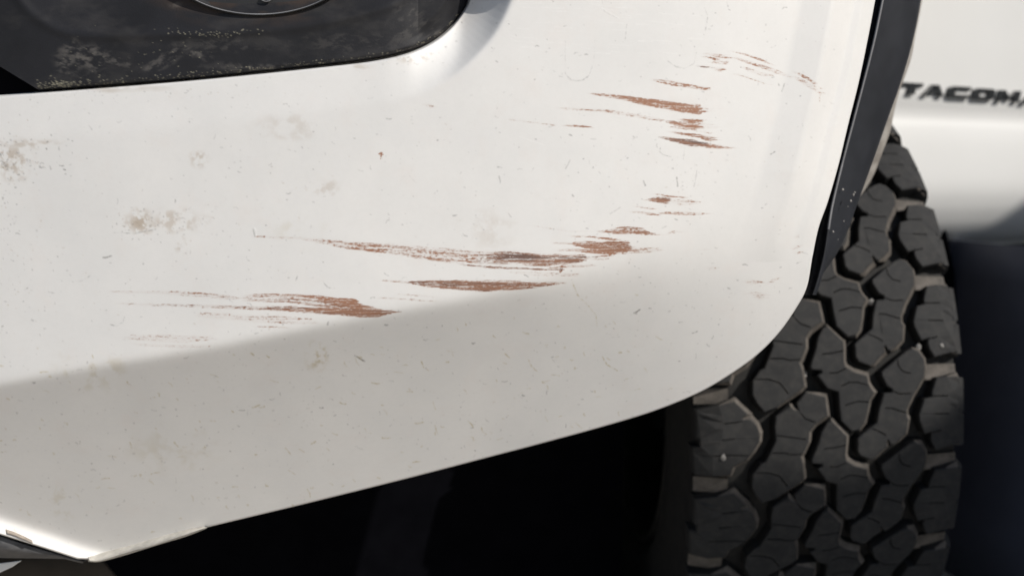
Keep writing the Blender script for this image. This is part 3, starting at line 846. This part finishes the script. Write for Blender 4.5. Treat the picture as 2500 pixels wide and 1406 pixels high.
def tyre_uv(px, py):
    """pixel on the tread -> (u mm across, v mm along) by meeting the tread cylinder"""
    rx, rz = ray(px, py)
    d = np.array([float(rx), 1.0, float(rz)]); o = np.array([0, 0, CAM_Z]) - WC
    dp = d - AX * d.dot(AX); op = o - AX * o.dot(AX)
    a, b, c = dp.dot(dp), 2 * dp.dot(op), op.dot(op) - RT * RT
    D = max(b * b - 4 * a * c, 0)
    t = (-b - math.sqrt(D)) / (2 * a)
    p = o + d * t
    return p.dot(AX) * 1000, math.atan2(-p.dot(UPV), p.dot(FWD)) * RT * 1000

def drop(u):
    h = np.abs(u / 1000 - UC)
    return .003 * (h / .13) ** 2 + np.where(h > .118, ((h - .118) / .02) ** 2 * .008, 0)

PITCH_MM = DEL * RT * 1000
c2 = lambda x, y: (1950 + x / 3.514, 550 + y / 3.514)
c3 = lambda x, y: (1950 + x / 3.514, 850 + y / 3.514)
c1 = lambda x, y: (1650 + x / 2.8125, 700 + y / 2.8125)

def conv(cf, pts, rep=0):
    out = []
    for p in pts:
        r = rep if len(p) < 3 else p[2]
        u, v = tyre_uv(*cf(p[0], p[1]))
        out.append((u, v - r * PITCH_MM))
    return out

# each block: outline, then sipes (points with half width in mm)
SR = conv(c2, [(1105, 515), (1200, 505), (1300, 505), (1345, 560), (1388, 800), (1395, 1080), (1330, 1088), (1175, 1128), (1130, 1060), (1115, 1010), (1122, 965), (1062, 985), (1045, 960), (1000, 870), (990, 820), (1018, 700), (1022, 690), (1085, 672), (1080, 630)])
SRs = [(c2, [(1085, 662), (1220, 660)]), (c2, [(990, 812, .15), (1110, 812, .15), (1130, 810), (1250, 812)]), (c2, [(1120, 968), (1200, 952)])]
CR = conv(c2, [(875, 282), (930, 305), (985, 370), (1000, 440), (998, 505), (955, 590), (920, 660), (880, 770), (885, 830), (905, 860), (900, 930), (897, 975), (845, 1035), (795, 1078), (770, 1068), (745, 1030), (735, 1050), (745, 1090), (700, 1130),
               (650, 1190), (620, 1207), (520, 1170), (492, 1130), (482, 1020), (505, 995), (600, 915), (633, 885), (640, 770), (668, 640), (735, 634), (737, 604), (690, 580), (635, 495), (632, 465), (740, 370), (820, 305)])
CRs = [(c2, [(745, 372), (765, 415), (810, 462), (880, 478)]), (c2, [(737, 618), (800, 642), (900, 640)]), (c2, [(900, 800), (840, 790), (750, 762), (690, 757)]), (c2, [(600, 928), (655, 955), (715, 985), (742, 1028)])]
CL = conv(c3, [(245, -190), (330, -110), (385, -60), (390, 0), (390, 110), (405, 160), (480, 205), (590, 237), (600, 300), (625, 345), (652, 380), (615, 435), (595, 530), (570, 640), (530, 700), (455, 712), (365, 620), (350, 500), (342, 375), (250, 345),
               (165, 235), (200, 212), (197, 188), (110, 182), (103, 150), (150, 0), (165, -90), (205, -165)])
CLs = [(c3, [(385, 20), (300, 40), (200, 50)]), (c3, [(395, 175), (330, 210), (265, 212)]), (c3, [(610, 310), (500, 290), (440, 290), (365, 325)]), (c3, [(600, 460), (510, 455), (400, 488)])]
LL = conv(c1, [(1028, 757, 1), (1045, 885, 1), (960, 945, 1), (920, 995, 1), (915, 1065, 1), (868, 490, 0), (850, 520, 0), (870, 575, 0), (885, 680, 0), (860, 708, 0), (790, 760, 0), (700, 828, 0), (612, 862, 0), (560, 800, 0), (530, 740, 0), (530, 650, 0),
               (580, 575, 0), (610, 560, 0), (650, 460, 0), (690, 1060, 1), (682, 960, 1), (690, 892, 1), (790, 820, 1), (815, 845, 1), (845, 850, 1), (832, 800, 1), (895, 722, 1)])
LLs = [(c1, [(530, 622), (640, 635), (715, 660), (775, 735)]), (c1, [(868, 505), (790, 505), (740, 492), (650, 492)]), (c1, [(700, 365), (790, 385), (870, 395)]), (c1, [(845, 890, 1), (890, 905, 1), (960, 930, 1)])]
SL = conv(c1, [(410, 790), (500, 878), (462, 905), (470, 915), (520, 910), (560, 955), (582, 1010), (578, 1065), (540, 1130), (492, 1190), (400, 1242), (378, 1300), (260, 1312), (148, 1322), (135, 1125), (182, 1112), (180, 1062), (158, 1052), (155, 860), (300, 815)])
SLs = [(c1, [(500, 925), (420, 932), (335, 942)]), (c1, [(580, 1040, .15), (415, 1045, .15), (405, 1047), (320, 1057)]), (c1, [(505, 1160), (380, 1160), (260, 1168)])]

def inset(poly, d):
    P = np.array(poly); n = len(P)
    area = .5 * sum(P[i][0] * P[(i + 1) % n][1] - P[(i + 1) % n][0] * P[i][1] for i in range(n))
    s = 1 if area > 0 else -1
    out = []; nrm_out = []
    for i in range(n):
        a, b, c = P[i - 1], P[i], P[(i + 1) % n]
        e1 = (b - a) / (np.linalg.norm(b - a) + 1e-9); e2 = (c - b) / (np.linalg.norm(c - b) + 1e-9)
        n1 = np.array([-e1[1], e1[0]]) * s; n2 = np.array([-e2[1], e2[0]]) * s
        m = n1 + n2; m /= max(np.linalg.norm(m), .3)
        di = d[i] if hasattr(d, '__len__') else d
        out.append(b + m * di / max(m.dot(n1), .45))
        nrm_out.append(-m)
    return out, nrm_out

def slit(poly, path, w=.62):
    """cut a thin open sipe into the outline; path[0] is snapped to the nearest outline edge"""
    n = len(poly); best = None
    p0 = np.array(path[0][:2])
    for i in range(n):
        a, b = np.array(poly[i]), np.array(poly[(i + 1) % n])
        t = np.clip((p0 - a).dot(b - a) / max((b - a).dot(b - a), 1e-9), .12, .88)
        q = a + (b - a) * t; d = np.linalg.norm(q - p0)
        if best is None or d < best[0]:
            best = (d, i, q)
    _, i, q = best
    pts = [q] + [np.array(p[:2]) for p in path[1:]]
    ws = [(p[2] if len(p) > 2 else w) for p in path]
    ws[0] = ws[0] if len(path[0]) > 2 else w
    e = np.array(poly[(i + 1) % n]) - np.array(poly[i]); e /= np.linalg.norm(e) + 1e-9
    A, B = [], []
    for k, p in enumerate(pts):
        if k == 0: nrm = e
        else:
            dirv = pts[min(k + 1, len(pts) - 1)] - pts[k - 1]
            dirv = dirv / (np.linalg.norm(dirv) + 1e-9)
            nrm = np.array([-dirv[1], dirv[0]])
            if nrm.dot(e) < 0: nrm = -nrm
            if abs(dirv.dot(e)) > .97: nrm = nrm
        A.append(p - nrm * ws[k]); B.append(p + nrm * ws[k])
    return poly[:i + 1] + A + B[::-1] + poly[i + 1:]

DEPTH = .0155
def tmap(u, v, dz=0.0):
    """u,v in mm, dz metres above (-) tread -> position in wheel coordinates for pitch 0"""
    ph = v / (RT * 1000)
    r = RT - drop(u) + dz
    return AX * (u / 1000) + FWD * (r * math.cos(ph)) - UPV * (r * math.sin(ph))

def make_block(poly, sipes, side=0):
    bm = bmesh.new()
    ins, s = inset(poly, .9)
    top = [tuple(p) for p in ins]
    for cf, path in sipes:
        pp = []
        for p in path:
            rep = 0
            w_ = None
            if len(p) > 2:
                if p[2] == 1: rep = 1
                else: w_ = p[2]
            u, v = tyre_uv(*cf(p[0], p[1]))
            pp.append((u, v - rep * PITCH_MM) + ((w_,) if w_ else ()))
        top = slit(top, pp)
    # top face in flat space, cut across so that it can follow the curve
    vt = [bm.verts.new((p[0], p[1], 0)) for p in top]
    f = bm.faces.new(vt)
    f.normal_update()
    bmesh.ops.triangulate(bm, faces=[f], ngon_method='BEAUTY')
    vs_ = [p[1] for p in top]
    y = min(vs_) + 13
    while y < max(vs_) - 3:
        bmesh.ops.bisect_plane(bm, geom=bm.verts[:] + bm.edges[:] + bm.faces[:], plane_co=(0, y, 0), plane_no=(0, 1, 0))
        y += 13
    for v in bm.verts:
        v.co = Vector(tmap(v.co.x, v.co.y, 0))
    # chamfer ring, sloped ledge with dust and sunlit tone painted on sun-facing flanks, then walls
    n = len(poly)
    o1 = [bm.verts.new(Vector(tmap(p[0], p[1], -.0008))) for p in poly]
    i1 = [bm.verts.new(Vector(tmap(p[0], p[1], 0))) for p in ins]
    _, nm = inset(poly, .1)
    wt = [float(sstep(.05, .55, m_[0] * .97 - m_[1] * .18)) for m_ in nm]
    led, _ = inset(poly, [-(.25 + 4.2 * w_) for w_ in wt])
    bot, _ = inset(poly, [-(.5 + 5.0 * w_) for w_ in wt])
    l1 = [bm.verts.new(Vector(tmap(p[0], p[1], -.0020 - .0045 * w_))) for p, w_ in zip(led, wt)]
    b1 = [bm.verts.new(Vector(tmap(p[0], p[1], -DEPTH - .001))) for p in bot]
    dusty = set()  # faces that get the painted sunlit, dusty tone
    for i in range(n):
        j = (i + 1) % n
        bm.faces.new((i1[i], i1[j], o1[j], o1[i]))
        f_ = bm.faces.new((o1[i], o1[j], l1[j], l1[i]))
        if wt[i] + wt[j] > .7: dusty.add(f_)
        bm.faces.new((l1[i], l1[j], b1[j], b1[i]))
    if side:                                   # raised tie bar across the shoulder groove
        us_ = [p[0] for p in poly]; vmin = min(p[1] for p in poly)
        ua, ub = (max(us_) - 38, max(us_) - 3) if side > 0 else (min(us_) + 3, min(us_) + 36)
        q = [bm.verts.new(Vector(tmap(u_, v_, d_))) for u_, v_, d_ in ((ua, vmin + 3, -.0075), (ub, vmin + 3, -.0075), (ub, vmin - 13, -.0085), (ua, vmin - 13, -.0085))]
        q2 = [bm.verts.new(Vector(tmap(u_, v_, d_))) for u_, v_, d_ in ((ua, vmin + 3, -.017), (ub, vmin + 3, -.017), (ub, vmin - 13, -.017), (ua, vmin - 13, -.017))]
        dusty.add(bm.faces.new(q))
        for i in range(4):
            bm.faces.new((q[i], q[(i + 1) % 4], q2[(i + 1) % 4], q2[i]))
    # sipe walls
    m = len(top)
    t1 = [bm.verts.new(Vector(tmap(p[0], p[1], 0))) for p in top]
    t2 = [bm.verts.new(Vector(tmap(p[0], p[1], -.007))) for p in top]
    for i in range(m):
        j = (i + 1) % m
        bm.faces.new((t1[i], t1[j], t2[j], t2[i]))
    bm.faces.new([bm.verts.new(v.co.copy()) for v in t2])
    # shoulder lug running down the sidewall
    if side:
        v0 = min(p[1] for p in poly) + 2; v1 = max(p[1] for p in poly) - 3
        ue = max(p[0] for p in poly) if side > 0 else min(p[0] for p in poly)
        if side < 0:
            prof = [(ue + 4, -.006), (ue - .5, -.0095), (ue - 1.5, -.020), (ue - 2.5, -.038), (ue - 1, -.052)]
        else:
            prof = [(ue - side * 4, -.006), (ue + side * 2.2, -.0095), (ue + side * 6.5, -.020), (ue + side * 10.0, -.038), (ue + side * 7, -.052)]
        inn = [(ue - side * 14, -.012), (ue - side * 10, -.016), (ue - side * 4, -.026), (ue + side * 1, -.040), (ue + side * 3, -.054)]
        segs = ((v0, v0 + (v1 - v0) * .5), (v0 + (v1 - v0) * .56, v1)) if side > 0 else ()
        for q0, q1 in segs:
            def P2(u, dz, v):
                ph = v / (RT * 1000); r = RT + dz
                return bm.verts.new(Vector(AX * (u / 1000) + FWD * (r * math.cos(ph)) - UPV * (r * math.sin(ph))))
            A = [P2(u, d_, q0) for u, d_ in prof]; B = [P2(u, d_, q1) for u, d_ in prof]
            Ai = [P2(u, d_, q0) for u, d_ in inn]; Bi = [P2(u, d_, q1) for u, d_ in inn]
            for k in range(len(prof) - 1):
                bm.faces.new((A[k], A[k + 1], B[k + 1], B[k]))
                bm.faces.new((A[k], Ai[k], Ai[k + 1], A[k + 1]))
                bm.faces.new((B[k], B[k + 1], Bi[k + 1], Bi[k]))
            bm.faces.new((A[-1], Ai[-1], Bi[-1], B[-1])); bm.faces.new((A[0], B[0], Bi[0], Ai[0]))
    bmesh.ops.recalc_face_normals(bm, faces=bm.faces[:])
    for f_ in dusty: f_.material_index = 2
    me = bpy.data.meshes.new("tread_block")
    bm.to_mesh(me); bm.free()
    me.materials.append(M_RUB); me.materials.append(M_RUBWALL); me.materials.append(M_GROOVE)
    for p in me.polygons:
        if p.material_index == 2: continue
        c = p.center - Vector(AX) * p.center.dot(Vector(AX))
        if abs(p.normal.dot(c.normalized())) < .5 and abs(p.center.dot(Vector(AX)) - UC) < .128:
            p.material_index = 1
    return me

wheel = bpy.data.objects.new("front_wheel", None)
COL.objects.link(wheel); wheel.parent = truck
wheel.location = Vector(WC)
wheel["label"] = "knobbly all-terrain front wheel turned outwards"
blocks = [make_block(SR, SRs, 1), make_block(CR, CRs), make_block(CL, CLs), make_block(LL, LLs), make_block(SL, SLs, -1)]
axv = Vector(AX)
for n_ in range(NP_):
    rot = Matrix.Rotation(-0.0, 3, axv)
    ang = n_ * DEL
    # rotation that increases phi
    q = Matrix.Rotation(ang, 3, axv)
    test = q @ Vector(FWD)
    if test.dot(Vector(UPV)) * math.sin(ang) > 0:
        q = Matrix.Rotation(-ang, 3, axv)
    for me in blocks:
        o = bpy.data.objects.new("tread_block", me)
        COL.objects.link(o); o.parent = wheel
        o.rotation_mode = 'QUATERNION'
        o.rotation_quaternion = q.to_quaternion()

def lathe(name, prof, mat, parent, seg=180, smooth=True, cap=False):
    P = np.zeros((len(prof), seg + 1, 3))
    t = np.linspace(0, 2 * math.pi, seg + 1)
    for i, (u, r) in enumerate(prof):
        P[i] = AX * u + np.outer(r * np.cos(t), FWD) - np.outer(r * np.sin(t), UPV)
    o = grid_obj(name, P, mat, parent, smooth)
    return o
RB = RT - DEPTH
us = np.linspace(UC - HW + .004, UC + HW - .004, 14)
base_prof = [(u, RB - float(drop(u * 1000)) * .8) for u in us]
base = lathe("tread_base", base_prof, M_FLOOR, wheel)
def side_prof(s, b=1.0):
    e = UC + s * (HW - .004)
    r0 = base_prof[-1 if s > 0 else 0][1]
    return [(e, r0), (e + s * .004, r0 - .006), (e + s * .008 * b, r0 - .020), (e + s * .013 * b, r0 - .045), (e + s * .015 * b, .30), (e + s * .012 * b, .27), (e + s * .006, .245), (e - s * .004, .228), (e - s * .010, .222), (e - s * .010, .216)]
sw = lathe("sidewall", side_prof(-1, .25), M_RUBSIDE, wheel); sw2 = lathe("sidewall", side_prof(1), M_RUBSIDE, wheel)
M_RIM = simple_mat("rim_dark_metal", (.05, .048, .045), .5, .4, 30, metal=.4)
e = UC - HW
lathe("rim", [(e + .012, .222), (e + .004, .225), (e + .003, .215), (e + .016, .205), (e + .03, .19), (e + .12, .185), (e + .20, .19), (e + .262, .205), (e + .272, .222)], M_RIM, wheel)
lathe("rim_disc", [(e + .17, .19), (e + .18, .15), (e + .16, .08), (e + .15, .03), (e + .15, .0)], M_RIM, wheel)
lathe("brake_disc", [(e + .07, .155), (e + .07, .08), (e + .03, .075), (e + .03, .0)], M_TRIM, wheel)
lathe("brake_disc_rim", [(e + .07, .155), (e + .095, .155), (e + .095, .08)], M_TRIM, wheel)

def pebble(px, py, s_, lift=.0):
    u, v = tyre_uv(px, py)
    bm = bmesh.new(); bmesh.ops.create_icosphere(bm, subdivisions=1, radius=s_)
    rr = random.Random(int(px))
    for vv in bm.verts: vv.co *= rr.uniform(.7, 1.2)
    me = bpy.data.meshes.new("pebble"); bm.to_mesh(me); bm.free(); me.materials.append(M_STONE)
    o = bpy.data.objects.new("pebble", me); COL.objects.link(o); o.parent = wheel
    o.location = Vector(tmap(u, v, lift))
pebble(1768, 1118, .0032); pebble(2302, 843, .0022); pebble(1966, 913, .0042, -.009); pebble(2137, 732, .004, -.009); pebble(2112, 722, .003, -.008); pebble(2252, 846, .004, -.008)

# ------------------------------------------------------------------ body side with badge
LD = np.array([.906, .423]); ND = np.array([.423, -.906]); Q0 = np.array([.603, 1.50])
def side_pt(t, o, z):
    p = Q0 + LD * t + ND * o
    return (p[0], p[1], z)
H0 = CAM_Z
zprof = [(.95, -.12), (.60, -.03), (.38, -.004), (.24, 0.0), (.165, .0005), (.140, 0), (.125, -.003), (.112, -.006), (.100, -.006), (.085, -.001), (.06, .003), (.02, .005), (-.005, .004), (-.025, -.001), (-.045, -.010), (-.068, -.026), (-.088, -.050), (-.100, -.085), (-.104, -.14), (-.104, -.7)]
zz = np.array([z for z, o in zprof]); oo = np.array([o for z, o in zprof])
sp = spline(np.stack([zz, oo], 1), 6)
ts = np.concatenate([np.linspace(-.125, 1.0, 24), np.linspace(1.2, 3.2, 6)])
P = np.array([[side_pt(t, o, H0 + z) for t in ts] for z, o in sp])
body = grid_obj("body_side", P, M_WHITE, truck)
body["label"] = "white door and sill behind the tyre"

# badge letters (unit box outlines, x right, y up), parts of the door
LET = {
 'T': [[(0, 1), (1, 1), (1, .68), (.68, .68), (.68, 0), (.32, 0), (.32, .68), (0, .68)]],
 'A': [[(0, 0), (.32, 1), (.68, 1), (1, 0), (.72, 0), (.66, .22), (.34, .22), (.28, 0)], [(.41, .45), (.59, .45), (.5, .78)]],
 'C': [[(1, 1), (.15, 1), (0, .85), (0, .15), (.15, 0), (1, 0), (1, .3), (.34, .3), (.34, .7), (1, .7)]],
 'O': [[(.15, 1), (.85, 1), (1, .85), (1, .15), (.85, 0), (.15, 0), (0, .15), (0, .85)], [(.32, .7), (.32, .3), (.68, .3), (.68, .7)]],
 'M': [[(0, 0), (0, 1), (.3, 1), (.5, .5), (.7, 1), (1, 1), (1, 0), (.74, 0), (.74, .55), (.56, .12), (.44, .12), (.26, .55), (.26, 0)]]}
def on_plane(px, py, o=.0):
    rx, rz = ray(px, py); rx = float(rx); rz = float(rz)
    # (Q0+LD t+ND o).x = rx * y
    A_ = LD[0] - rx * LD[1]; B_ = rx * (Q0[1] + ND[1] * o) - (Q0[0] + ND[0] * o)
    t = B_ / A_
    y = Q0[1] + LD[1] * t + ND[1] * o
    return t, H0 + rz * y
for ch, x0, x1 in (('T', 2196, 2247), ('A', 2249, 2302), ('C', 2308, 2364), ('O', 2369, 2424), ('M', 2430, 2486), ('A', 2490, 2548)):
    t0, z0 = on_plane(x0, 231 + (x0 - 2210) * .078, .002); t1, _ = on_plane(x1, 231, .002)
    zt = on_plane(x0, 204 + (x0 - 2210) * .078, .002)[1]
    hz = .0225 if True else zt - z0
    hz = zt - z0 + .001
    bm = bmesh.new()
    for d_, s_ in ((.0045, .0), (.0065, .06)):
        pass
    loops = LET[ch]
    def V(x, y, o):
        return bm.verts.new(side_pt(t0 + (t1 - t0) * (x + .10 * y), o, z0 + hz * y))
    fr, bk = [], []
    for lp in loops:
        fr.append([V(x, y, .0048) for x, y in lp]); bk.append([V(x, y, -.004) for x, y in lp])
    eds = []
    for lp in fr:
        eds += [bm.edges.new((lp[i], lp[(i + 1) % len(lp)])) for i in range(len(lp))]
    bmesh.ops.triangle_fill(bm, edges=eds, use_beauty=True)
    for a, b in zip(fr, bk):
        for i in range(len(a)):
            j = (i + 1) % len(a); bm.faces.new((a[i], a[j], b[j], b[i]))
    bmesh.ops.recalc_face_normals(bm, faces=bm.faces[:])
    me = bpy.data.meshes.new("badge_letter"); bm.to_mesh(me); bm.free(); me.materials.append(M_LETTER)
    o = bpy.data.objects.new("badge_letter", me); COL.objects.link(o); o.parent = body
    bevel(o, .0012, 2)

# ------------------------------------------------------------------ dark structure behind: shade sheet, liner, underbody
def slab(name, quad, th, mat, parent=truck):
    """quad: 4 points, extruded along its normal"""
    q = [Vector(p) for p in quad]
    n = (q[1] - q[0]).cross(q[3] - q[0]).normalized() * th
    vs = [tuple(p) for p in q] + [tuple(p + n) for p in q]
    return bevel(mesh_obj(name, vs, [(0, 3, 2, 1), (4, 5, 6, 7), (0, 1, 5, 4), (1, 2, 6, 5), (2, 3, 7, 6), (3, 0, 4, 7)], mat, parent), min(.003, th * .3))
# navy sheet added behind the wheel to stand for the deep shade there
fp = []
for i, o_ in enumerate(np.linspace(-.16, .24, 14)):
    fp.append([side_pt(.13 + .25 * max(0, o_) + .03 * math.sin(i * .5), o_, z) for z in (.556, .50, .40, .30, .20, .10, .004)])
navy_sheet = grid_obj("shade_sheet", np.array(fp), M_SHADE_SHEET, truck); solid(navy_sheet, .006)  # added sheet, its colour stands for the dark shaded gap
# wheel housing around the wheel (arched shell), open towards the road
t = np.linspace(math.radians(-12), math.radians(200), 40)
C0 = np.array([WC[0], WC[1]]) - ND * .05
ho = []
for o_ in (-.62, -.3, -.1, .0):
    ho.append([(C0[0] + LD[0] * (-.47 * math.cos(a)) + ND[0] * o_, C0[1] + LD[1] * (-.47 * math.cos(a)) + ND[1] * o_, .40 + .47 * math.sin(a)) for a in t])
house = grid_obj("wheel_liner", np.array(ho), M_BLACK, truck); solid(house, .004)
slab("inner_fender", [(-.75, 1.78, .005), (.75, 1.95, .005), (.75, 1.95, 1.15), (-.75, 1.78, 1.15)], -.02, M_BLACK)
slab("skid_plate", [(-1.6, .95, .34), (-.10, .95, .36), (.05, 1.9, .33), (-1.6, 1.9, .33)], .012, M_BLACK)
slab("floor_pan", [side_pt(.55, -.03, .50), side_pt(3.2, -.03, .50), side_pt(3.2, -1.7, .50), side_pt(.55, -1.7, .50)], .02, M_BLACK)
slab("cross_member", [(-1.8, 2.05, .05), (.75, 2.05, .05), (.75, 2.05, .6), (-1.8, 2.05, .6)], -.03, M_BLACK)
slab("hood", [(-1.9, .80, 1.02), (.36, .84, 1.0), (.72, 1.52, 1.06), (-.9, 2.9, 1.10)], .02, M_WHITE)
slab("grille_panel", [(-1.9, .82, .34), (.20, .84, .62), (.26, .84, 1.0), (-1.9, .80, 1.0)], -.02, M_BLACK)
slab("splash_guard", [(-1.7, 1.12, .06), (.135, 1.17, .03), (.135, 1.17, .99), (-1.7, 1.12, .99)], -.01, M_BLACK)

# ------------------------------------------------------------------ tall screen added out of view at the right to shade the ground and the lower tyre
wd = np.array([.230, .973]); wn_ = np.array([.973, -.230]); wp = np.array([2.37, -.415])
wv = []
for o_ in (0, .2):
    for t_, z_ in ((-.34, 0), (5.6, 0), (5.6, 2.2), (-.34, 2.2)):
        p = wp + wd * t_ + wn_ * o_
        wv.append((p[0], p[1], z_))
shade_screen = bevel(mesh_obj("shade_screen", wv, [(0, 3, 2, 1), (4, 5, 6, 7), (0, 1, 5, 4), (1, 2, 6, 5), (2, 3, 7, 6), (3, 0, 4, 7)], simple_mat("shade_screen_grey", (.16, .155, .15), .9, .3, 6, .5, 60)), .01)
shade_screen["kind"] = "structure"; shade_screen["label"] = "added grey screen out of view that shades the tyre"
shade_screen_end = slab("shade_screen_return", [(2.18, -.42, 0), (3.4, -.42, 0), (3.4, -.42, 2.2), (2.18, -.42, 2.2)], .15, shade_screen.data.materials[0], None)  # return leg added to carry the shade across the tyre
shade_screen_end["kind"] = "structure"; shade_screen_end["label"] = "short return of the added unseen shade screen"
